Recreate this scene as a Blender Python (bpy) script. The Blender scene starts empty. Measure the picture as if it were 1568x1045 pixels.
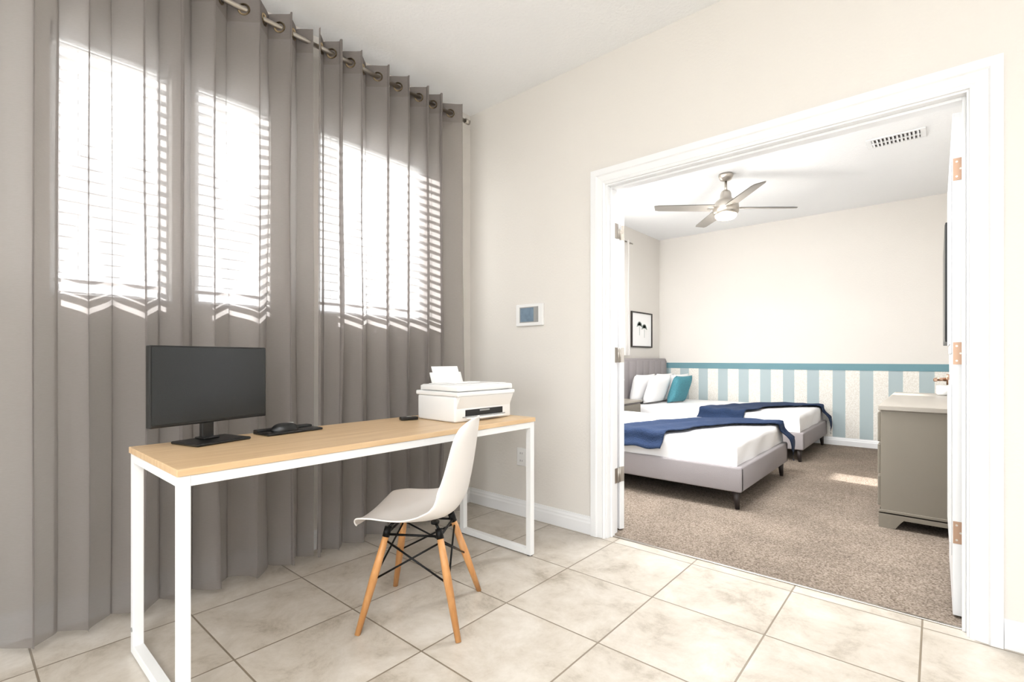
import bpy, bmesh, math, random
from mathutils import Vector, Matrix, noise
random.seed(3)
scene=bpy.context.scene
try:
    scene.view_settings.view_transform='Standard'
    scene.view_settings.look='None'
    scene.view_settings.exposure=0.2
except Exception as e: print(e)

def lin(c):
    return tuple(((v/12.92) if v<=0.04045 else ((v+0.055)/1.055)**2.4) for v in c)
def hexc(h):
    return lin(tuple(int(h[i:i+2],16)/255 for i in (0,2,4)))

def mat(name,col,rough=0.5,metal=0.0,bump=0.0,bscale=50,var=0.0,vscale=5,emit=None,estr=0,trans=0,coat=0,stretch=None):
    m=bpy.data.materials.new(name); m.use_nodes=True
    nt=m.node_tree; b=nt.nodes['Principled BSDF']
    c=hexc(col) if isinstance(col,str) else col
    b.inputs['Base Color'].default_value=(*c,1)
    b.inputs['Roughness'].default_value=rough
    b.inputs['Metallic'].default_value=metal
    if coat: b.inputs['Coat Weight'].default_value=coat
    if emit:
        b.inputs['Emission Color'].default_value=(*hexc(emit),1); b.inputs['Emission Strength'].default_value=estr
    tc=nt.nodes.new('ShaderNodeTexCoord')
    src=tc.outputs['Object']
    if stretch:
        mp=nt.nodes.new('ShaderNodeMapping'); mp.inputs['Scale'].default_value=stretch
        nt.links.new(src,mp.inputs[0]); src=mp.outputs[0]
    n=nt.nodes.new('ShaderNodeTexNoise'); n.inputs['Scale'].default_value=vscale; n.inputs['Detail'].default_value=4
    nt.links.new(src,n.inputs['Vector'])
    mx=nt.nodes.new('ShaderNodeMix'); mx.data_type='RGBA'
    mx.inputs[6].default_value=(*[v*(1-var) for v in c],1)
    mx.inputs[7].default_value=(*[min(1,v*(1+var)) for v in c],1)
    nt.links.new(n.outputs[0],mx.inputs[0]); nt.links.new(mx.outputs[2],b.inputs['Base Color'])
    if bump:
        n2=nt.nodes.new('ShaderNodeTexNoise'); n2.inputs['Scale'].default_value=bscale; n2.inputs['Detail'].default_value=3
        nt.links.new(src,n2.inputs['Vector'])
        bp=nt.nodes.new('ShaderNodeBump'); bp.inputs['Strength'].default_value=bump; bp.inputs['Distance'].default_value=0.01
        nt.links.new(n2.outputs[0],bp.inputs['Height']); nt.links.new(bp.outputs[0],b.inputs['Normal'])
    return m

M={}
M['wall']=mat('wall_paint','E2DED8',0.75,bump=0.12,bscale=70,var=0.01)
M['ceil']=mat('ceiling_paint','F4F5F6',0.85,bump=0.25,bscale=60,var=0.01)
M['trim']=mat('trim_white','EFF0F1',0.35,var=0.01)
M['plastic']=mat('white_plastic','EDEDEC',0.35,var=0.01)
M['greyplastic']=mat('grey_plastic','9A9A98',0.4)
M['black']=mat('black_plastic','0C0D0E',0.35)
M['screen']=mat('screen_glass','191C1D',0.22,var=0.05)
M['deskframe']=mat('desk_white_metal','EDEEEE',0.4)
M['nickel']=mat('brushed_nickel','B9B3AB',0.3,1.0,var=0.05)
M['copper']=mat('hinge_copper','A08470',0.35,1.0)
M['fabric']=mat('bed_grey_fabric','9E9899',0.9,bump=0.5,bscale=300,var=0.06,vscale=200)
M['sheet']=mat('white_bedding','F1F0F0',0.85,bump=0.3,bscale=6,var=0.01)
M['navy']=mat('navy_throw','1A3052',0.9,bump=0.8,bscale=120,var=0.25,vscale=60)
M['teal']=mat('teal_pillow','468390',0.85,bump=0.7,bscale=60,var=0.3,vscale=50)
M['dresser']=mat('dresser_taupe','7B7468',0.5,var=0.04)
M['dressertop']=mat('dresser_top','A0998F',0.35,var=0.03)
M['dark']=mat('dark_leg','2A2220',0.5)
M['blade']=mat('fan_blade','8F8A84',0.45,0.3,var=0.08,stretch=(2,2,2))
M['glow']=mat('lamp_glass','FFF3DC',0.4,emit='FFE9C8',estr=4)
M['paper']=mat('paper','FFFFFF',0.7)
M['wire']=mat('black_wire','0E0E0E',0.4,0.6)
M['art']=mat('art_leaf','98A39E',0.8)
M['bshell']=mat('chair_shell','EFEBE7',0.35,var=0.01)
M['shade']=mat('lamp_shade','FBF8F2',0.8)
M['gold']=mat('grommet','A59478',0.3,1.0)

def wood(name,c1,c2,axis_scale,rough=0.4):
    m=bpy.data.materials.new(name); m.use_nodes=True; nt=m.node_tree; b=nt.nodes['Principled BSDF']
    tc=nt.nodes.new('ShaderNodeTexCoord'); mp=nt.nodes.new('ShaderNodeMapping'); mp.inputs['Scale'].default_value=axis_scale
    n=nt.nodes.new('ShaderNodeTexNoise'); n.inputs['Scale'].default_value=3; n.inputs['Detail'].default_value=6; n.inputs['Distortion'].default_value=0.6
    r=nt.nodes.new('ShaderNodeValToRGB'); r.color_ramp.elements[0].color=(*hexc(c1),1); r.color_ramp.elements[1].color=(*hexc(c2),1)
    r.color_ramp.elements[0].position=0.3; r.color_ramp.elements[1].position=0.7
    nt.links.new(tc.outputs['Object'],mp.inputs[0]); nt.links.new(mp.outputs[0],n.inputs['Vector'])
    nt.links.new(n.outputs[0],r.inputs[0]); nt.links.new(r.outputs[0],b.inputs['Base Color'])
    b.inputs['Roughness'].default_value=rough
    return m
M['desktop']=wood('desk_wood','CBA97F','DFC29B',(14,0.8,5),0.35)
M['leg']=wood('beech_leg','BE844C','D39D66',(14,14,1.5),0.4)

TX0=1.205-0.455*20; TY0=-0.03-0.463*20; TPX=0.455; TPY=0.463
def tilemat():
    m=bpy.data.materials.new('floor_tile'); m.use_nodes=True; nt=m.node_tree; b=nt.nodes['Principled BSDF']
    L=nt.links.new
    tc=nt.nodes.new('ShaderNodeTexCoord'); mp=nt.nodes.new('ShaderNodeMapping')
    mp.inputs['Location'].default_value=(-TX0,-TY0,0)
    L(tc.outputs['Object'],mp.inputs[0])
    br=nt.nodes.new('ShaderNodeTexBrick'); br.offset=0; br.squash=1
    br.inputs['Scale'].default_value=1; br.inputs['Brick Width'].default_value=TPX; br.inputs['Row Height'].default_value=TPY
    br.inputs['Mortar Size'].default_value=0.0035; br.inputs['Mortar Smooth'].default_value=0.15; br.inputs['Bias'].default_value=0
    br.inputs['Color1'].default_value=(0.35,0.35,0.35,1); br.inputs['Color2'].default_value=(0.65,0.65,0.65,1)
    L(mp.outputs[0],br.inputs['Vector'])
    off=nt.nodes.new('ShaderNodeVectorMath'); off.operation='MULTIPLY_ADD'
    off.inputs[1].default_value=(7,7,7)
    L(br.outputs['Color'],off.inputs[0]); L(tc.outputs['Object'],off.inputs[2])
    n=nt.nodes.new('ShaderNodeTexNoise'); n.inputs['Scale'].default_value=4.2; n.inputs['Detail'].default_value=12; n.inputs['Roughness'].default_value=0.74; n.inputs['Distortion'].default_value=0.3
    L(off.outputs[0],n.inputs['Vector'])
    r=nt.nodes.new('ShaderNodeValToRGB')
    e=r.color_ramp.elements; e[0].position=0.3; e[0].color=(*hexc('968B7B'),1); e[1].position=0.64; e[1].color=(*hexc('CFC8BE'),1)
    x=e.new(0.46); x.color=(*hexc('BEB5A8'),1)
    L(n.outputs[0],r.inputs[0])
    mx=nt.nodes.new('ShaderNodeMix'); mx.data_type='RGBA'; mx.inputs[7].default_value=(*hexc('857969'),1)
    L(br.outputs['Fac'],mx.inputs[0]); L(r.outputs[0],mx.inputs[6]); L(mx.outputs[2],b.inputs['Base Color'])
    bp=nt.nodes.new('ShaderNodeBump'); bp.invert=True; bp.inputs['Strength'].default_value=0.5; bp.inputs['Distance'].default_value=0.003
    L(br.outputs['Fac'],bp.inputs['Height']); L(bp.outputs[0],b.inputs['Normal'])
    b.inputs['Roughness'].default_value=0.28
    return m
M['tile']=tilemat()

def carpetmat():
    m=bpy.data.materials.new('carpet'); m.use_nodes=True; nt=m.node_tree; b=nt.nodes['Principled BSDF']; L=nt.links.new
    tc=nt.nodes.new('ShaderNodeTexCoord')
    n=nt.nodes.new('ShaderNodeTexNoise'); n.inputs['Scale'].default_value=130; n.inputs['Detail'].default_value=3; L(tc.outputs['Object'],n.inputs['Vector'])
    n2=nt.nodes.new('ShaderNodeTexNoise'); n2.inputs['Scale'].default_value=2.2; n2.inputs['Detail'].default_value=3; L(tc.outputs['Object'],n2.inputs['Vector'])
    r=nt.nodes.new('ShaderNodeValToRGB'); e=r.color_ramp.elements
    e[0].position=0.33; e[0].color=(*hexc('66594D'),1); e[1].position=0.67; e[1].color=(*hexc('A4978A'),1)
    L(n.outputs[0],r.inputs[0])
    mx=nt.nodes.new('ShaderNodeMix'); mx.data_type='RGBA'; mx.blend_type='MULTIPLY'; mx.inputs[0].default_value=1
    r2=nt.nodes.new('ShaderNodeValToRGB'); r2.color_ramp.elements[0].position=0.4; r2.color_ramp.elements[0].color=(.84,.84,.84,1); r2.color_ramp.elements[1].position=0.6; r2.color_ramp.elements[1].color=(1,1,1,1)
    L(n2.outputs[0],r2.inputs[0]); L(r.outputs[0],mx.inputs[6]); L(r2.outputs[0],mx.inputs[7]); L(mx.outputs[2],b.inputs['Base Color'])
    bp=nt.nodes.new('ShaderNodeBump'); bp.inputs['Strength'].default_value=.7; bp.inputs['Distance'].default_value=0.008
    L(n.outputs[0],bp.inputs['Height']); L(bp.outputs[0],b.inputs['Normal'])
    b.inputs['Roughness'].default_value=1; b.inputs['Specular IOR Level'].default_value=0.1
    return m
M['carpet']=carpetmat()

def curtainmat(name,col,tr,tl,tcol):
    m=bpy.data.materials.new(name); m.use_nodes=True; nt=m.node_tree; L=nt.links.new
    nt.nodes.remove(nt.nodes['Principled BSDF']); out=nt.nodes['Material Output']
    tc=nt.nodes.new('ShaderNodeTexCoord'); mp=nt.nodes.new('ShaderNodeMapping'); mp.inputs['Scale'].default_value=(1,1,6)
    n=nt.nodes.new('ShaderNodeTexNoise'); n.inputs['Scale'].default_value=60; n.inputs['Detail'].default_value=3
    L(tc.outputs['Object'],mp.inputs[0]); L(mp.outputs[0],n.inputs['Vector'])
    c=hexc(col); mx=nt.nodes.new('ShaderNodeMix'); mx.data_type='RGBA'
    mx.inputs[6].default_value=(*[v*0.85 for v in c],1); mx.inputs[7].default_value=(*[v*1.12 for v in c],1); L(n.outputs[0],mx.inputs[0])
    d=nt.nodes.new('ShaderNodeBsdfDiffuse'); t=nt.nodes.new('ShaderNodeBsdfTranslucent'); tp=nt.nodes.new('ShaderNodeBsdfTransparent')
    L(mx.outputs[2],d.inputs[0]); t.inputs[0].default_value=(*hexc(tcol),1)
    a=nt.nodes.new('ShaderNodeMixShader'); a.inputs[0].default_value=tl; L(d.outputs[0],a.inputs[1]); L(t.outputs[0],a.inputs[2])
    q=nt.nodes.new('ShaderNodeMixShader'); q.inputs[0].default_value=tr; L(a.outputs[0],q.inputs[1]); L(tp.outputs[0],q.inputs[2])
    L(q.outputs[0],out.inputs[0]); return m
M['curtain']=curtainmat('curtain_sheer_grey','8E8784',0.25,0.42,'C0BCBA')
M['hem']=curtainmat('curtain_header','857E7B',0.05,0.2,'A5A09E')
M['wcurtain']=curtainmat('curtain_white','F4F2F0',0.1,0.5,'F4F2F0')

def glassmat():
    m=bpy.data.materials.new('window_glass'); m.use_nodes=True; nt=m.node_tree; L=nt.links.new
    nt.nodes.remove(nt.nodes['Principled BSDF']); out=nt.nodes['Material Output']
    g=nt.nodes.new('ShaderNodeBsdfGlossy'); g.inputs['Roughness'].default_value=0.02; t=nt.nodes.new('ShaderNodeBsdfTransparent')
    q=nt.nodes.new('ShaderNodeMixShader'); q.inputs[0].default_value=0.05; L(t.outputs[0],q.inputs[1]); L(g.outputs[0],q.inputs[2]); L(q.outputs[0],out.inputs[0]); return m
M['glass']=glassmat()

def stripemat():
    m=bpy.data.materials.new('striped_wainscot'); m.use_nodes=True; nt=m.node_tree; b=nt.nodes['Principled BSDF']; L=nt.links.new
    tc=nt.nodes.new('ShaderNodeTexCoord'); sp=nt.nodes.new('ShaderNodeSeparateXYZ'); L(tc.outputs['Object'],sp.inputs[0])
    def math_(op,a,bv):
        k=nt.nodes.new('ShaderNodeMath'); k.operation=op
        L(a,k.inputs[0]); k.inputs[1].default_value=bv
        return k.outputs[0]
    x=math_('SUBTRACT',sp.outputs[0],1.649-0.272*20); x=math_('DIVIDE',x,0.272); x=math_('FRACT',x,0); x=math_('LESS_THAN',x,0.48)
    n=nt.nodes.new('ShaderNodeTexNoise'); n.inputs['Scale'].default_value=90; n.inputs['Detail'].default_value=2; L(tc.outputs['Object'],n.inputs['Vector'])
    r=nt.nodes.new('ShaderNodeValToRGB'); r.color_ramp.elements[0].position=.35; r.color_ramp.elements[0].color=(*hexc('DDD8CE'),1); r.color_ramp.elements[1].position=.65; r.color_ramp.elements[1].color=(*hexc('F0EEE8'),1); L(n.outputs[0],r.inputs[0])
    mx=nt.nodes.new('ShaderNodeMix'); mx.data_type='RGBA'; mx.inputs[7].default_value=(*hexc('ABBABD'),1); L(r.outputs[0],mx.inputs[6]); L(x,mx.inputs[0])
    L(mx.outputs[2],b.inputs['Base Color']); b.inputs['Roughness'].default_value=0.6
    return m
M['stripe']=stripemat()
M['tealband']=mat('teal_band','67909A',0.6)

class B:
    def __init__(s): s.bm=bmesh.new(); s.mats=[]
    def mi(s,m):
        m=M[m]
        if m not in s.mats: s.mats.append(m)
        return s.mats.index(m)
    def box(s,x0,x1,y0,y1,z0,z1,m,bev=0,mtx=None,seg=2,smooth=False):
        i=s.mi(m)
        r=bmesh.ops.create_cube(s.bm,size=1); vs=r['verts']
        for v in vs:
            v.co=Vector(((x0+x1)/2+v.co.x*(x1-x0),(y0+y1)/2+v.co.y*(y1-y0),(z0+z1)/2+v.co.z*(z1-z0)))
        fs=set(f for v in vs for f in v.link_faces)
        for f in fs: f.material_index=i
        if bev:
            es=list(set(e for v in vs for e in v.link_edges))
            r=bmesh.ops.bevel(s.bm,geom=es,offset=bev,segments=seg,affect='EDGES',profile=0.5)
            for f in r['faces']: f.material_index=i
            vs=list(set(v for v in r['verts'])|set(v for v in vs if v.is_valid))
            if seg>2 or smooth:
                for v in vs:
                    for f in v.link_faces: f.smooth=True
        if mtx is not None:
            for v in vs: v.co=mtx@v.co
        return vs
    def cyl(s,p0,p1,r0,r1,m,n=20,caps=True):
        i=s.mi(m); p0=Vector(p0);p1=Vector(p1); ax=(p1-p0).normalized()
        up=Vector((0,0,1)) if abs(ax.z)<.95 else Vector((1,0,0))
        a=ax.cross(up).normalized(); b=ax.cross(a).normalized()
        R=[]
        for p,r in ((p0,r0),(p1,r1)):
            R.append([s.bm.verts.new(p+(a*math.cos(t)+b*math.sin(t))*r) for t in [2*math.pi*k/n for k in range(n)]])
        for k in range(n):
            f=s.bm.faces.new((R[0][k],R[0][(k+1)%n],R[1][(k+1)%n],R[1][k])); f.smooth=True; f.material_index=i
        if caps:
            for q in (R[0],R[1]):
                f=s.bm.faces.new(q); f.material_index=i
    def lathe(s,c,prof,m,n=32):
        i=s.mi(m); c=Vector(c); rings=[]
        for r,z in prof:
            rings.append([s.bm.verts.new(c+Vector((max(r,1e-4)*math.cos(2*math.pi*k/n),max(r,1e-4)*math.sin(2*math.pi*k/n),z))) for k in range(n)])
        for a,b in zip(rings,rings[1:]):
            for k in range(n):
                f=s.bm.faces.new((a[k],a[(k+1)%n],b[(k+1)%n],b[k])); f.smooth=True; f.material_index=i
        for q in (rings[0],rings[-1]):
            f=s.bm.faces.new(q); f.material_index=i
    def grid(s,fn,nu,nv,m,closed=False):
        i=s.mi(m) if isinstance(m,str) else None
        g=[[s.bm.verts.new(fn(u/nu,v/nv)) for v in range(nv+1)] for u in range(nu+1)]
        for u in range(nu):
            for v in range(nv):
                f=s.bm.faces.new((g[u][v],g[u+1][v],g[u+1][v+1],g[u][v+1])); f.smooth=True
                f.material_index= i if i is not None else s.mi(m(u/nu,v/nv))
        return g
    def tube(s,pts,r,m,n=8):
        for a,b in zip(pts,pts[1:]): s.cyl(a,b,r,r,m,n)
    def pillow(s,c,w,h,t,mtx,m,n=14):
        for sg in (1,-1):
            def fn(u,v):
                a=2*u-1; b=2*v-1
                k=max(0,(1-a**4))**.5*max(0,(1-b**4))**.5
                x=a*w/2*(1-0.06*(1-b*b)*abs(a)**3); z=b*h/2*(1-0.06*(1-a*a)*abs(b)**3)
                return Vector(c)+mtx@Vector((x,sg*t/2*k,z))
            s.grid(fn,n,n,m)
    def finish(s,name,loc=None,rotz=0,mods=(),recalc=True,origin=None):
        bmesh.ops.remove_doubles(s.bm,verts=s.bm.verts,dist=1e-5)
        if recalc: bmesh.ops.recalc_face_normals(s.bm,faces=s.bm.faces)
        me=bpy.data.meshes.new(name)
        s.bm.to_mesh(me); s.bm.free()
        for m in s.mats: me.materials.append(m)
        ob=bpy.data.objects.new(name,me); scene.collection.objects.link(ob)
        if loc: ob.location=loc
        ob.rotation_euler[2]=rotz
        for t,kw in mods:
            md=ob.modifiers.new(t.lower(),t)
            for k,v in kw.items(): setattr(md,k,v)
        return ob

# ---------------- room dims
H=2.855; WT=0.12
RX1=4.6; RY0=-5.2
BX0=-0.58; BX1=2.86; BY1=4.57
OX0,OX1,OZ=1.15,2.70,2.075
b=B(); b.box(-0.0,RX1,RY0,0.055,-0.08,0.0,'tile'); b.finish('floor')
b=B(); b.box(BX0,BX1,WT,BY1,-0.08,0.004,'carpet'); b.box(OX0,OX1,0.055,WT,-0.08,0.004,'carpet'); b.finish('floor_carpet')
b=B(); b.box(-0.15,RX1+.12,RY0-.12,0.06,H,H+0.1,'ceil'); b.box(BX0-.12,BX1+.12,0.06,BY1+.12,H,H+0.1,'ceil'); b.finish('ceiling')
WZ0,WZ1=1.30,2.385
WS=[(-2.28,-1.875),(-1.785,-1.44),(-1.18,-0.39)]
b=B(); x0,x1=-0.15,0.0
ed=[RY0-.12]+[v for w in WS for v in w]+[0.0]
for k in range(0,len(ed),2): b.box(x0,x1,ed[k],ed[k+1],-0.08,H,'wall')
for w in WS:
    b.box(x0,x1,w[0],w[1],-0.08,WZ0,'wall'); b.box(x0,x1,w[0],w[1],WZ1,H,'wall')
b.finish('wall_left')
b=B()
b.box(BX0-.12,OX0-.02,0,WT,-0.08,H,'wall'); b.box(OX1+.02,RX1+.12,0,WT,-0.08,H,'wall'); b.box(OX0-.02,OX1+.02,0,WT,OZ+.02,H,'wall')
b.finish('wall_center')
b=B(); b.box(RX1,RX1+.12,RY0,0,-0.08,H,'wall'); b.finish('wall_right')
b=B(); b.box(0,0.8,RY0-.12,RY0,-.08,H,'wall'); b.box(3.8,RX1+.12,RY0-.12,RY0,-.08,H,'wall'); b.box(.8,3.8,RY0-.12,RY0,2.3,H,'wall'); b.finish('wall_rear')
b=B()
for x in (.8,2.27,3.74): b.box(x,x+.06,RY0-.09,RY0-.03,0,2.3,'trim',.004)
b.box(.8,3.8,RY0-.09,RY0-.03,0,.06,'trim'); b.box(.8,3.8,RY0-.09,RY0-.03,2.24,2.3,'trim'); b.box(.86,3.74,RY0-.062,RY0-.058,.06,2.24,'glass'); b.finish('window_5')  # unseen glazing behind the camera, added to let sky light in
b=B()
BW=(2.35,3.25)
b.box(BX0-.12,BX0,WT,BW[0],-.08,H,'wall'); b.box(BX0-.12,BX0,BW[1],BY1,-.08,H,'wall')
b.box(BX0-.12,BX0,BW[0],BW[1],-.08,1.2,'wall'); b.box(BX0-.12,BX0,BW[0],BW[1],2.385,H,'wall'); b.finish('wall_bedroom_left')
b=B(); b.box(BX0-.12,BX1+.12,BY1,BY1+.12,-.08,H,'wall'); b.finish('wall_bedroom_back')
b=B(); b.box(BX1,BX1+.12,WT,BY1,-.08,H,'wall'); b.finish('wall_bedroom_right')
b=B(); b.box(BX0,BX1,BY1-.006,BY1,.10,.915,'stripe'); b.box(BX0,BX1,BY1-.012,BY1,.915,.995,'tealband'); b.finish('trim_wainscot')

def baseboard(name,p0,p1,nrm,h=0.105):
    b=B(); p0=Vector(p0);p1=Vector(p1);n=Vector(nrm)
    prof=[(0,0),(.016,0),(.016,h*.62),(.012,h*.72),(.012,h*.8),(.007,h*.9),(.006,h),(0,h)]
    i=b.mi('trim'); A=[b.bm.verts.new(Vector((*(p0+n*d),z))) for d,z in prof]; C=[b.bm.verts.new(Vector((*(p1+n*d),z))) for d,z in prof]
    for k in range(len(prof)):
        b.bm.faces.new((A[k],A[(k+1)%len(prof)],C[(k+1)%len(prof)],C[k]))
    b.bm.faces.new(A); b.bm.faces.new(C); b.finish(name)
baseboard('baseboard_left',(0,RY0),(0,0),(1,0))
baseboard('baseboard_center',(0.016,0),(OX0-.10,0),(0,-1))
baseboard('baseboard_right',(OX1+.10,0),(RX1,0),(0,-1))
baseboard('baseboard_bedroom_back',(BX0,BY1),(BX1,BY1),(0,-1),.1)
baseboard('baseboard_bedroom_left',(BX0,WT),(BX0,BY1-.016),(1,0),.1)
baseboard('baseboard_bedroom_right',(BX1,WT),(BX1,BY1-.016),(-1,0),.1)

def casing(name,ysurf,sg):
    b=B(); i=b.mi('trim')
    w=0.09; prof=[(0.0,0),(0.0,.012),(.012,.018),(.018,.013),(.05,.019),(.056,.026),(w,.026),(w,0)]
    stations=[(OX0-.008,0,-1,0),(OX0-.008,OZ+.008,-1,1),(OX1+.008,OZ+.008,1,1),(OX1+.008,0,1,0)]
    rows=[]
    for x,z,dx,dz in stations:
        rows.append([b.bm.verts.new(Vector((x+dx*a,ysurf+sg*t,z+dz*a))) for a,t in prof])
    n=len(prof)
    for r0,r1 in zip(rows,rows[1:]):
        for k in range(n): b.bm.faces.new((r0[k],r0[(k+1)%n],r1[(k+1)%n],r1[k]))
    b.bm.faces.new(rows[0]); b.bm.faces.new(rows[-1]); return b.finish(name)
casing('trim_1',0,-1); casing('trim_2',WT,1)
b=B()
b.box(OX0-.02,OX0,0,WT,0,OZ+.02,'trim'); b.box(OX1,OX1+.02,0,WT,0,OZ+.02,'trim'); b.box(OX0,OX1,0,WT,OZ,OZ+.02,'trim')
b.box(OX0,OX0+.012,.035,.07,0,OZ,'trim',.002); b.box(OX1-.012,OX1,.035,.07,0,OZ,'trim',.002); b.box(OX0+.012,OX1-.012,.035,.07,OZ-.012,OZ,'trim',.002)
for z in (1.83,1.08,.35): b.box(OX0,OX0+.003,.078,.115,z-.045,z+.045,'nickel'); b.cyl((OX0+.004,WT+.006,z-.045),(OX0+.004,WT+.006,z+.045),.006,.006,'nickel',12)
b.finish('trim_3')
b=B(); b.box(OX0,OX1,.045,.062,0,.006,'nickel',.002); b.finish('trim_threshold')

def leaf(name,hx,hy,ang,side,hinge_mat):
    b=B(); W=.765;T=.036;Hh=2.06
    y0,y1=(0,T) if side>0 else (-T,0)
    b.box(0,W,y0,y1,.012,Hh,'trim',.002)
    for yy,s in ((y0,-1),(y1,1)):
        for z0,z1 in ((.22,.95),(1.08,1.92)):
            b.box(.11,W-.11,min(yy,yy+s*.004),max(yy,yy+s*.004),z0,z1,'trim',.003)
            b.box(.15,W-.15,min(yy,yy+s*.009),max(yy,yy+s*.009),z0+.04,z1-.04,'trim',.004)
    for z in (1.83,1.08,.35):
        b.box(-.002,.0005,y0+.003,y1-.001,z-.045,z+.045,hinge_mat,0)
        for dz in (-.03,0,.03): b.cyl((-.0035,(y0+y1)/2+.006*(1 if dz else -1),z+dz),(-.001,(y0+y1)/2+.006*(1 if dz else -1),z+dz),.004,.004,'nickel',10)
        b.cyl((-.004,y1 if side<0 else y0,z-.045),(-.004,y1 if side<0 else y0,z+.045),.006,.006,hinge_mat,12)
    for s,yy in ((-1,y0),(1,y1)):
        b.cyl((W-.07,yy,.95),(W-.07,yy+s*.012,.95),.028,.028,'copper',24)
        b.cyl((W-.07,yy+s*.012,.95),(W-.07,yy+s*.055,.95),.009,.009,'copper',12)
        b.box(W-.18,W-.06,yy+s*.055-.008,yy+s*.055+.008,.942,.958,'copper',.004)
    return b.finish(name,loc=(hx,hy,0),rotz=ang)
leaf('door_1',OX1-.001,WT+.028,math.radians(90),1,'copper')
leaf('door_2',OX0-.004,WT+.036,math.radians(90+68),-1,'nickel')

def window(name,X,w,z0,z1):
    b=B(); y0,y1=w; f=.035
    for (a,c,d,e) in ((y0,y0+f,z0,z1),(y1-f,y1,z0,z1),(y0+f,y1-f,z0,z0+f),(y0+f,y1-f,z1-f,z1)):
        b.box(X-.12,X-.06,a,c,d,e,'trim',.003)
    b.box(X-.094,X-.090,y0+f,y1-f,z0+f,z1-f,'glass')
    b.box(X-.055,X+.012,y0,y1,z0,z0+.018,'trim',.004)
    b.finish(name)
for k,w in enumerate(WS): window('window_%d'%(k+1),0,w,WZ0,WZ1)
window('window_4',BX0,BW,1.2,2.385)
def blinds(name,X,w,z0,z1,tilt):
    b=B(); y0,y1=w[0]+.008,w[1]-.008
    b.box(X-.05,X-.005,y0,y1,z1-.045,z1-.002,'trim',.004)
    z=z1-.07; zb=z0+.09
    while z>zb:
        m=Matrix.Translation((X-.03,0,z))@Matrix.Rotation(math.radians(tilt),4,'Y')
        b.box(-.023,.023,y0+.004,y1-.004,-.0013,.0013,'trim',mtx=m); z-=.048
    b.box(X-.045,X-.015,y0+.004,y1-.004,z0+.064,z0+.08,'trim',.004)
    for yy in (y0+.08,y1-.08): b.cyl((X-.03,yy,z0+.07),(X-.03,yy,z1-.04),.0012,.0012,'trim',6)
    b.finish(name)
for w in WS: blinds('window_blinds',0,w,WZ0,WZ1,5)

def curtain(name,xm,y0,y1,waves,zb,zt,amp,rodz,m='curtain',hem='hem',phase=0,seed=0,grom=True):
    b=B(); nu=waves*24; nv=44
    def fn(u,v):
        z=zb+(zt-zb)*v
        k=1-v
        ph=2*math.pi*waves*u+phase+.7*math.sin(2*math.pi*u*1.7+seed)+.5*math.sin(2*math.pi*u*3.1+2*seed)
        wob=noise.noise(Vector((u*waves*.9+seed,z*.5,seed)))
        a=amp*(1+.7*min(1,k*2)*noise.noise(Vector((u*waves*.9,z*.6,seed+9))))
        y=y0+(y1-y0)*u+ k*wob*.04 + .018*math.sin(2*ph)
        x=xm+a*math.sin(ph+k*wob*.9)+min(1,k*3)*.014*noise.noise(Vector((u*waves*3.3,z*1.2,seed+3)))
        return Vector((x,y,z))
    g=b.grid(fn,nu,nv,lambda u,v: hem if (v>1-.11/(zt-zb)-.01) else m)
    if grom:
        vr=(rodz-zb)/(zt-zb); N=1500; prev=fn(0,vr)
        for k in range(1,N):
            p=fn(k/N,vr)
            if (p.x-xm)*(prev.x-xm)<0 and .01<k/N<.99:
                t=(p-prev); t.z=0; t.normalize()
                R=.024; c=Vector((xm,p.y,rodz)); pts=[c+t*R*math.cos(a)+Vector((0,0,1))*R*math.sin(a) for a in [2*math.pi*j/16 for j in range(17)]]
                b.tube(pts,.005,'gold',8)
            prev=p
    return b.finish(name,recalc=False)
RZ=2.70
curtain('curtain',.155,-2.52,-1.31,8,.035,2.765,.062,RZ,phase=.6,seed=1)
curtain('curtain.001',.155,-1.29,-.275,7,.035,2.765,.060,RZ,phase=2.2,seed=5)
b=B(); b.cyl((.155,-2.68,RZ),(.155,-.2,RZ),.012,.012,'nickel',16)
for y,s in ((-2.68,-1),(-.2,1)): b.cyl((.155,y,RZ),(.155,y+s*.035,RZ),.018,.018,'nickel',16)
for y in (-2.6,-1.3,-.235): b.cyl((.0,y,RZ),(.155,y,RZ),.007,.007,'nickel',10); b.cyl((0,y,RZ),(.006,y,RZ),.025,.025,'nickel',16)
b.finish('curtain_rod')
c1=curtain('bedroom_curtain',BX0+.10,3.0,3.42,4,1.10,2.62,.035,2.55,m='wcurtain',hem='wcurtain',seed=2,grom=False)
c2=curtain('bedroom_curtain.001',BX0+.10,2.15,2.70,5,1.10,2.62,.035,2.55,m='wcurtain',hem='wcurtain',seed=4,grom=False)
b=B(); b.cyl((BX0+.10,2.05,2.60),(BX0+.10,3.5,2.60),.01,.01,'nickel',12)
for y in (2.08,3.47): b.cyl((BX0,y,2.60),(BX0+.10,y,2.60),.007,.007,'nickel',10)
rr=b.finish('bedroom_curtain_rod'); c1.parent=rr; c2.parent=rr; c1.name='panel_1'; c2.name='panel_2'

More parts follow.
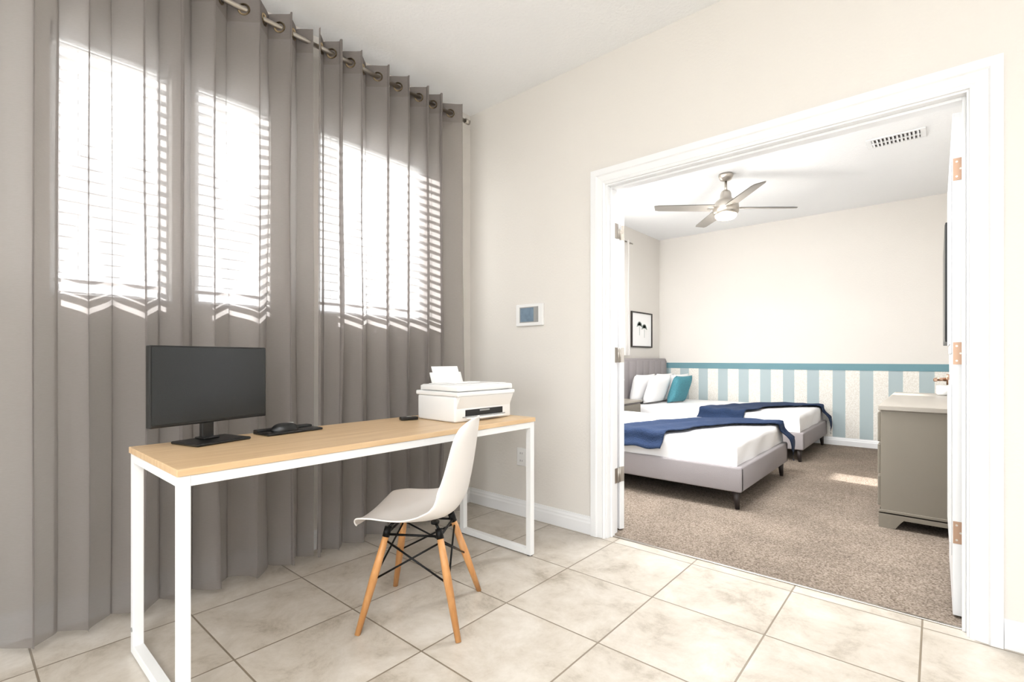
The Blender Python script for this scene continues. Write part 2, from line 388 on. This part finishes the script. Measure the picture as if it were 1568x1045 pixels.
# ---------------- desk
DX0,DX1,DY0,DY1,DZ=.42,.98,-2.115,-.465,.742
b=B(); b.box(DX0,DX1,DY0,DY1,DZ-.022,DZ,'desktop',.002)
s=.032
for y in (DY0+.005,DY1-.005-s):
    for x in (DX0+.005,DX1-.005-s): b.box(x,x+s,y,y+s,0.004,DZ-.022,'deskframe',.002)
    b.box(DX0+.005+s,DX1-.005-s,y,y+s,.004,.004+s,'deskframe',.002)
    b.box(DX0+.005+s,DX1-.005-s,y,y+s,DZ-.022-s,DZ-.0225,'deskframe',.002)
for x in (DX0+.005,DX1-.005-s): b.box(x,x+s,DY0+.005+s,DY1-.005-s,DZ-.022-s,DZ-.0225,'deskframe',.002)
for y in (DY0+.022,DY1-.022):
    for x in (DX0+.022,DX1-.022): b.cyl((x,y,0),(x,y,.004),.015,.015,'black',12)
b.cyl((DX0+.022,DY0+.006,.09),(DX0+.022,DY0+.003,.09),.008,.008,'greyplastic',14)
b.finish('desk')

b=B()
b.box(-.015,.012,-.222,.222,.075,.362,'black',.004)
b.box(.012,.0135,-.217,.217,.087,.356,'screen')
b.box(-.045,-.012,-.12,.12,.13,.30,'black',.01)
b.box(-.045,-.022,-.022,.022,.01,.20,'black',.004)
b.box(-.08,.08,-.105,.105,0,.010,'black',.004); b.box(-.06,0,-.03,.03,.010,.018,'black',.003)
b.finish('computer_monitor',loc=(.525,-1.88,DZ+.001),rotz=math.radians(15))
b=B()
b.box(-.06,.06,-.125,.125,0,.010,'black',.004)
b.box(-.06,-.02,-.125,.125,.008,.018,'black',.005)
b.box(-.02,.052,-.118,.118,.010,.0115,'screen')
b.finish('keyboard',loc=(.50,-1.575,DZ+.001),rotz=math.radians(6))
b=B()
def ms(u,v):
    a=math.pi*2*u; t=v*math.pi/2
    return Vector((.055*math.cos(a)*math.cos(t)**.7,.033*math.sin(a)*math.cos(t)**.7,.030*math.sin(t)))
b.grid(ms,28,10,'black'); b.box(.01,.035,-.003,.003,.024,.031,'greyplastic',.002)
b.finish('computer_mouse',loc=(.517,-1.60,DZ+.0135),rotz=math.radians(80))
b=B(); b.box(-.02,.02,-.045,.045,0,.016,'black',.004); b.box(-.008,.008,-.012,.012,.016,.018,'greyplastic',.001); b.finish('remote_control',loc=(.56,-.985,DZ+.001),rotz=math.radians(-20))

b=B()
b.box(-.16,.17,-.225,.225,0,.135,'plastic',.012,seg=3)
b.box(-.17,.20,-.23,.23,.135,.158,'plastic',.006)
def wedge(pts,y0,y1,m):
    i=b.mi(m); A=[b.bm.verts.new((x,y0,z)) for x,z in pts]; C=[b.bm.verts.new((x,y1,z)) for x,z in pts]; n=len(pts)
    for k in range(n):
        f=b.bm.faces.new((A[k],A[(k+1)%n],C[(k+1)%n],C[k])); f.material_index=i
    for q in (A,C): f=b.bm.faces.new(q); f.material_index=i
wedge([(.165,.06),(.20,.135),(.165,.135)],-.215,.215,'plastic')
b.box(-.13,.19,-.222,.222,.160,.192,'plastic',.01,seg=3)
b.box(-.10,.165,-.19,.19,.192,.196,'plastic',.003)
b.box(-.165,-.13,-.20,.20,.158,.185,'plastic',.004)
m=Matrix.Translation((-.135,0,.16))@Matrix.Rotation(math.radians(-22),4,'Y')
b.box(-.006,.0,-.125,.125,0,.10,'plastic',.002,mtx=m); b.box(.001,.003,-.105,.105,0,.135,'paper',mtx=m)
b.box(.168,.1715,-.15,.15,.028,.062,'black'); b.box(.165,.205,-.14,.14,.014,.022,'plastic',.003); b.box(.17,.174,-.17,.17,.022,.027,'greyplastic')
b.box(.1705,.172,-.04,.04,.05,.058,'greyplastic')
b.box(.17,.192,.12,.20,.140,.1588,'greyplastic',.002)
b.box(-.04,.03,-.10,.10,.196,.2,'paper',.001)
pr=b.finish('printer',loc=(.69,-.715,DZ+.001),rotz=math.radians(-1)); pr.scale=(.9,.90,.95)

# ---------------- chair
b=B()
prof=[(.240,.378),(.230,.400),(.205,.414),(.14,.420),(.06,.414),(0,.410),(-.06,.411),(-.115,.420),(-.155,.446),(-.178,.49),(-.193,.55),(-.204,.61),(-.214,.67),(-.224,.735),(-.232,.785),(-.238,.82)]
hw=[.165,.19,.205,.222,.232,.236,.236,.234,.232,.228,.222,.213,.2,.185,.165,.135]
def interp(a,t):
    t=max(0,min(1,t))*(len(a)-1); k=min(int(t),len(a)-2); f=t-k
    if isinstance(a[0],tuple): return tuple(a[k][j]*(1-f)+a[k+1][j]*f for j in range(len(a[0])))
    return a[k]*(1-f)+a[k+1]*f
def shell(u,v):
    x,z=interp(prof,u); w=interp(hw,u); s_=2*v-1
    back=max(0,min(1,(u-.45)/.2)); seat=1-back
    lift=abs(s_)**2.6
    arm=math.exp(-((u-.52)/.16)**2)
    z+= lift*(.028*seat+.045*arm); x+= lift*(.055*back+.02*arm)
    z-= back*abs(s_)**4*.035*max(0,(u-.8)/.2)
    x-= seat*abs(s_)**4*.03*max(0,(.15-u)/.15)
    return Vector((x,w*s_,z))
b.grid(shell,40,24,'bshell')
shellobj=b.finish('shell',mods=(('SOLIDIFY',dict(thickness=.007,offset=-1)),('SUBSURF',dict(levels=1,render_levels=1))))
b=B()
tops=[(.115,.105),(.115,-.105),(-.10,.105),(-.10,-.105)]
feet=[(.195,.205),(.195,-.205),(-.20,.205),(-.20,-.205)]
ZT=.365
for (tx,ty),(fx,fy) in zip(tops,feet):
    t=Vector((tx,ty,ZT)); f=Vector((fx,fy,0.0)); mid=t.lerp(f,.45)
    b.cyl(t,mid,.0125,.0165,'leg',18); b.cyl(mid,f,.0165,.011,'leg',18)
    d=(t-f).normalized()
    b.cyl(t-d*.02,t+d*.02,.0145,.0145,'wire',14)
    b.cyl(t+d*.015,(tx*.75,ty*.75,.404),.006,.006,'wire',10)
    b.cyl((tx*.75,ty*.75,.396),(tx*.75,ty*.75,.407),.017,.017,'wire',14)
def at(k,z):
    t=Vector((*tops[k],ZT)); f=Vector((*feet[k],0)); return f.lerp(t,z/ZT)
for a,c in ((0,1),(1,3),(3,2),(2,0)):
    b.cyl(at(a,.335),at(c,.19),.004,.004,'wire',8); b.cyl(at(a,.19),at(c,.335),.004,.004,'wire',8)
    b.cyl(at(a,.355),at(c,.355),.005,.005,'wire',8)
legs=b.finish('legs')
chair=bpy.data.objects.new('desk_chair',None); scene.collection.objects.link(chair)
shellobj.parent=chair; legs.parent=chair
chair.location=(.985,-1.235,0); chair.rotation_euler[2]=math.radians(180+34)

# ---------------- wall items
b=B(); b.box(.463,.69,-.022,0,1.275,1.42,'plastic',.005); b.box(.497,.655,-.0235,-.022,1.297,1.40,'greyplastic')
M['scr2']=mat('panel_screen','66798A',0.25,emit='7E97A8',estr=.1,var=.45,vscale=30); b.box(.505,.64,-.0245,-.0235,1.303,1.394,'scr2'); b.box(.617,.64,-.0248,-.0245,1.303,1.394,'greyplastic'); b.finish('wall_tablet')
b=B(); b.box(.46,.54,-.008,0,.335,.455,'plastic',.003)
for z in (.37,.42): b.box(.482,.518,-.0095,-.008,z-.014,z+.014,'plastic',.001); b.box(.49,.493,-.0098,-.0095,z-.006,z+.006,'black'); b.box(.506,.509,-.0098,-.0095,z-.006,z+.006,'black')
b.finish('wall_outlet')

# ---------------- beds
def bed(name,Y0,Y1,ph):
    X0=BX0+.03; X1=1.60
    b=B()
    b.box(X0,X0+.11,Y0-.01,Y1+.01,.13,1.06,'fabric',.02,seg=3)
    n=7; w=(Y1-Y0-.04)/n
    for k in range(n): b.box(X0+.10,X0+.13,Y0+.02+k*w,Y0+.02+(k+1)*w,.48,1.03,'fabric',.013,seg=3)
    b.box(X0+.1,X1,Y0,Y0+.05,.13,.305,'fabric',.014,seg=3); b.box(X0+.1,X1,Y1-.05,Y1,.13,.305,'fabric',.014,seg=3)
    b.box(X1-.05,X1,Y0+.002,Y1-.002,.13,.307,'fabric',.014,seg=3)
    b.box(X0+.1,X1-.05,Y0+.05,Y1-.05,.2,.24,'dark')
    for x in (X0+.14,X1-.05):
        for y in (Y0+.05,Y1-.05): b.cyl((x,y,.135),(x+(.01 if x>0 else 0),y,.004),.026,.015,'dark',12)
    b.box(X0+.14,X1-.07,Y0+.055,Y1-.055,.24,.46,'sheet',.05,seg=4)
    mx0,mx1,my0,my1=X0+.35,X1-.05,Y0+.035,Y1-.035
    TOP=.475
    def drape(x,y,off,zmin=.28):
        ex=max(0,x-(mx1-.02)); ey0=max(0,(my0+.02)-y); ey1=max(0,y-(my1-.02))
        X=min(x,mx1-.02+min(ex,.03)); Y=min(max(y,my0+.02-min(ey0,.03)),my1-.02+min(ey1,.03))
        e=max(ex,ey0,ey1); z=TOP-(e*e/.08 if e<.04 else e-.02)
        z=max(z,zmin)
        if z>.34: z+=.010*noise.noise(Vector((x*3,y*3,ph)))
        X+=off*(1 if ex>0.015 else 0); Y+=off*((1 if ey1>0.015 else 0)-(1 if ey0>.015 else 0))
        if e>.03:
            r=.006*math.sin(x*19+y*13+ph)
            if ex>=max(ey0,ey1): X+=r
            elif ey1>ey0: Y+=r
            else: Y-=r
        if off>0 and z<.40:
            k=min(1,(.40-z)/.07)*.062
            if ex>.02: X+=k
            if ey1>.02: Y+=k
            if ey0>.02: Y-=k
        return Vector((X,Y,z+off))
    b.grid(lambda u,v: drape(mx0+(mx1-mx0+.2)*u,my0-.2+(my1-my0+.4)*v,0),50,50,'sheet')
    for yy in (Y0+.36,Y1-.42):
        for xx,rz in ((X0+.24,-12),(X0+.42,-20)):
            m=Matrix.Rotation(math.radians(90),3,'Z')@Matrix.Rotation(math.radians(-rz),3,'X')
            b.pillow((xx,yy+(.0 if rz==-12 else .05),.475+.19),.54,.38,.15,m,'sheet')
    m=Matrix.Rotation(math.radians(80),3,'Z')@Matrix.Rotation(math.radians(20),3,'X')
    b.pillow((X0+.60,(Y0+Y1)/2+.0,.475+.18),.38,.38,.13,m,'teal')
    ob=b.finish(name)
    b=B()
    def th(u,v):
        y=my0-.13+(my1-my0+.13+.10)*v
        xc=.78+.30*v+.66*v**4; wd=.25+.02*math.sin(v*9)
        x=xc+(2*u-1)*wd+.015*math.sin(v*23+u*3)
        p=drape(x,y,.014,.12)
        p.z+=.006+.006*noise.noise(Vector((x*9,y*9,ph+2)))+.006*math.sin(u*14)
        return p
    b.grid(th,34,70,'navy')
    o2=b.finish('throw_blanket',mods=(('SOLIDIFY',dict(thickness=.008,offset=1)),),recalc=True)
    o2.parent=ob
    return ob
bed('bed',1.03,2.42,0.3); bed('bed.001',3.10,4.49,4.1)

b=B(); b.box(BX0+.03,-.12,2.53,3.0,.10,.53,'fabric',.006); b.box(BX0+.02,-.1,2.51,3.02,.53,.555,'dressertop',.004)
b.box(-.12,-.105,2.55,2.98,.13,.31,'dresser',.003); b.box(-.12,-.105,2.55,2.98,.33,.51,'dresser',.003)
for z in (.22,.42): b.cyl((-.105,2.765,z),(-.085,2.765,z),.012,.012,'nickel',12)
for x in (BX0+.06,-.15):
    for y in (2.56,2.97): b.cyl((x,y,.1),(x,y,.004),.018,.012,'dark',10)
b.finish('nightstand')
b=B(); b.lathe((-.3,2.66,.556),[(.07,0),(.07,.012),(.02,.02),(.03,.06),(.06,.13),(.05,.2),(.012,.24),(.012,.3)],'plastic',24); b.lathe((-.3,2.66,.80),[(.13,0),(.10,.2),(.095,.2),(.125,0)],'shade',28); b.finish('table_lamp')

b=B(); x=BX0
y0,y1,z0,z1=3.64,4.28,1.215,1.715; f=.018
for a,c,d,e in ((y0,y0+f,z0,z1),(y1-f,y1,z0,z1),(y0+f,y1-f,z0,z0+f),(y0+f,y1-f,z1-f,z1)): b.box(x,x+.025,a,c,d,e,'dark',.002)
b.box(x,x+.01,y0+f,y1-f,z0+f,z1-f,'paper')
cy,cz=(y0+y1)/2,z0+.29
for px_,dz_ in ((-.07,.02),(.08,-.01)):
    for k in range(9):
        a=math.radians(20*k+10)
        b.grid(lambda u,v: Vector((x+.0115,cy+px_+math.cos(a)*.10*u+(-math.sin(a))*(v-.5)*.03*math.sin(math.pi*u),cz+dz_+math.sin(a)*.10*u+math.cos(a)*(v-.5)*.03*math.sin(math.pi*u)-.04*u*u)),8,1,'art')
    b.box(x+.010,x+.0115,cy+px_-.004,cy+px_+.004,cz+dz_-.14,cz+dz_,'art')
b.finish('picture_frame')

b=B(); X0,X1,Y0,Y1=2.335,2.83,1.28,2.90
b.box(X0+.012,X1,Y0+.012,Y1-.012,.10,.735,'dresser',.003); b.box(X0,X1,Y0,Y1,.735,.765,'dressertop',.004)
for k in range(2):
    for r in range(3):
        ya=Y0+.03+k*.785; b.box(X0-.004,X0+.012,ya,ya+.77,.135+r*.2,.32+r*.2,'dresser',.004)
        b.cyl((X0-.004,ya+.385,.228+r*.2),(X0-.024,ya+.385,.228+r*.2),.012,.014,'nickel',12)
def skirt(axis,fixed0,fixed1,a0,a1):
    i=b.mi('dresser'); N=24; L_=a1-a0
    def bot(t):
        s_=t*L_; e=min(s_,L_-s_)
        return .004 if e<.08 else min(.065,.004+(e-.08)*1.6)
    P=[(a0+L_*k/N,bot(k/N)) for k in range(N+1)]
    rows=[]
    for f_ in (fixed0,fixed1):
        mk=(lambda a,z: Vector((a,f_,z))) if axis=='x' else (lambda a,z: Vector((f_,a,z)))
        rows.append(([b.bm.verts.new(mk(a,z)) for a,z in P],[b.bm.verts.new(mk(a,.10)) for a,z in P]))
    for k in range(N):
        for lo,hi in rows: b.bm.faces.new((lo[k],lo[k+1],hi[k+1],hi[k])).material_index=i
        b.bm.faces.new((rows[0][0][k],rows[0][0][k+1],rows[1][0][k+1],rows[1][0][k])).material_index=i
    for k in (0,N): b.bm.faces.new((rows[0][0][k],rows[0][1][k],rows[1][1][k],rows[1][0][k])).material_index=i
skirt('x',Y0+.004,Y0+.03,X0+.004,X1); skirt('x',Y1-.03,Y1-.004,X0+.004,X1); skirt('y',X0+.003,X0+.03,Y0+.005,Y1-.005)
b.box(X0+.003,X1,Y0+.004,Y0+.014,.09,.115,'dresser',.003)
b.finish('dresser')
b=B(); b.lathe((2.655,2.65,.766),[(.035,0),(.045,.01),(.045,.075),(.041,.075),(.038,.012)],'plastic',24)
b.finish('small_cup')
b=B(); b.box(2.652,2.685,1.45,2.70,1.16,1.89,'black',.004); b.box(2.6505,2.652,1.46,2.69,1.175,1.88,'screen'); b.box(2.685,2.84,2.0,2.1,1.45,1.6,'black',.004); b.box(2.84,2.858,1.9,2.2,1.35,1.7,'black',.002); b.finish('television')

# ---------------- ceiling fan
FX,FY=1.06,2.43
b=B()
b.lathe((FX,FY,0),[(.065,H-.002),(.068,H-.02),(.05,H-.055),(.016,H-.07)],'nickel')
b.cyl((FX,FY,H-.07),(FX,FY,2.66),.012,.012,'nickel',16)
b.lathe((FX,FY,0),[(.02,2.70),(.04,2.685),(.05,2.66),(.052,2.62),(.09,2.59),(.115,2.56),(.12,2.51),(.115,2.475),(.10,2.46)],'nickel')
b.lathe((FX,FY,0),[(.10,2.463),(.098,2.440),(.08,2.422),(.04,2.413),(.0,2.411)],'glow')
for a in (40,-50,130,220):
    R=Matrix.Translation((FX,FY,2.525))@Matrix.Rotation(math.radians(a),4,'Z')@Matrix.Rotation(math.radians(11),4,'X')
    for sg in (1,-1):
        def bl(u,v):
            r=.13+.56*u; w=(.066-.014*u)*(1 if u<.97 else .8); cut=.03*(v-.5)
            return R@Vector((r+cut*(u>.9),(v-.5)*2*w,sg*.003))
        b.grid(bl,14,4,'blade')
    b.box(.08,.18,-.022,.022,-.006,.008,'nickel',.003,mtx=R)
b.finish('ceiling_fan')

b=B(); vx,vy=2.36,2.52
b.box(vx-.19,vx+.19,vy-.11,vy-.085,H-.010,H-.001,'trim',.002); b.box(vx-.19,vx+.19,vy+.085,vy+.11,H-.010,H-.001,'trim',.002)
b.box(vx-.19,vx-.155,vy-.085,vy+.085,H-.010,H-.001,'trim',.002); b.box(vx+.155,vx+.19,vy-.085,vy+.085,H-.010,H-.001,'trim',.002)
b.box(vx-.155,vx+.155,vy-.085,vy+.085,H-.003,H-.001,'dark')
k=-.145
while k<.15:
    m=Matrix.Translation((vx+k,vy,H-.009))@Matrix.Rotation(math.radians(35),4,'Y'); b.box(-.009,.009,-.085,.085,-.001,.001,'trim',mtx=m); k+=.026
b.box(vx-.155,vx+.155,vy-.006,vy+.006,H-.014,H-.003,'trim')
b.finish('ceiling_vent')

b=B(); M['ground']=mat('outdoor_ground','C5C3BC',0.9,var=.1); b.box(-25,-0.75,-20,20,-.3,-.2,'ground'); b.box(-.75,20,-20,RY0-.2,-.3,-.2,'ground'); b.finish('ground_outside')

# ---------------- lights
def area(name,loc,rot,sx,sy,p,col=(1,1,1)):
    l=bpy.data.lights.new(name,'AREA'); l.shape='RECTANGLE'; l.size=sx; l.size_y=sy; l.energy=p; l.color=col
    o=bpy.data.objects.new(name,l); scene.collection.objects.link(o); o.location=loc; o.rotation_euler=rot; return o
def fill_fixture(name,x,y,sx,sy):
    b=B(); t=.04
    b.box(x-sx/2-t,x+sx/2+t,y-sy/2-t,y-sy/2,H-.05,H-.001,'trim',.004); b.box(x-sx/2-t,x+sx/2+t,y+sy/2,y+sy/2+t,H-.05,H-.001,'trim',.004)
    b.box(x-sx/2-t,x-sx/2,y-sy/2,y+sy/2,H-.05,H-.001,'trim',.004); b.box(x+sx/2,x+sx/2+t,y-sy/2,y+sy/2,H-.05,H-.001,'trim',.004); b.finish(name)
fill_fixture('fill_ceiling_light',2.9,-3.5,1.6,1.2); area('fill_area',(2.9,-3.5,H-.03),(0,0,0),1.55,1.15,56,(.955,.978,1))  # added fill light with an invented frame, behind the camera
fill_fixture('fill_ceiling_light.001',1.3,.85,1.2,.5); area('fill_area_bedroom',(1.3,.85,H-.03),(0,0,0),1.15,.45,80,(.965,.982,1))  # added bedroom fill, invented frame hidden above the door head
def fill_torchiere(nm,lx,ly,pw):  # invented lamp stand around an added fill point light
    b=B()
    b.lathe((lx,ly,.004),[(.14,0),(.14,.015),(.02,.03),(.012,.05),(.012,1.60),(.03,1.62),(.15,1.71),(.145,1.71),(.03,1.635)],'nickel',28)
    b.finish(nm)
    l=bpy.data.lights.new('fill_bulb','POINT'); l.energy=pw; l.shadow_soft_size=.14; l.color=(.99,.99,1); o=bpy.data.objects.new(nm+'_bulb',l); scene.collection.objects.link(o); o.location=(lx,ly,1.90)
fill_torchiere('fill_floor_lamp',3.6,-3.9,64)  # unseen, added behind the camera to brighten ceiling and walls
fill_torchiere('fill_floor_lamp.001',-.22,.55,72)  # unseen, added behind the door wall to brighten the bedroom ceiling
l=bpy.data.lights.new('fan_bulb','POINT'); l.energy=14; l.shadow_soft_size=.1; l.color=(1,.96,.9); o=bpy.data.objects.new('fan_bulb',l); scene.collection.objects.link(o); o.location=(FX,FY,2.22)
sl=bpy.data.lights.new('sun','SUN'); sl.energy=19; sl.angle=.016; sl.color=(1,.985,.96)
so=bpy.data.objects.new('sun',sl); scene.collection.objects.link(so)
el=math.radians(26); d=Vector((math.cos(el),-.08,-math.sin(el))); so.rotation_euler=d.to_track_quat('-Z','Y').to_euler(); so.location=(-5,0,5)
w=bpy.data.worlds.new('World'); scene.world=w; w.use_nodes=True; bg=w.node_tree.nodes['Background']; bg.inputs[0].default_value=(.95,.98,1,1); bg.inputs[1].default_value=4.2

cd=bpy.data.cameras.new('cam'); cam=bpy.data.objects.new('camera',cd); scene.collection.objects.link(cam)
cd.sensor_width=36; cd.lens=751/1568*36; cd.shift_y=26.5/1568; cd.clip_start=.05
cam.location=(2.614,-2.545,1.06); cam.rotation_euler=(math.radians(90),0,math.radians(40.9))
scene.camera=cam
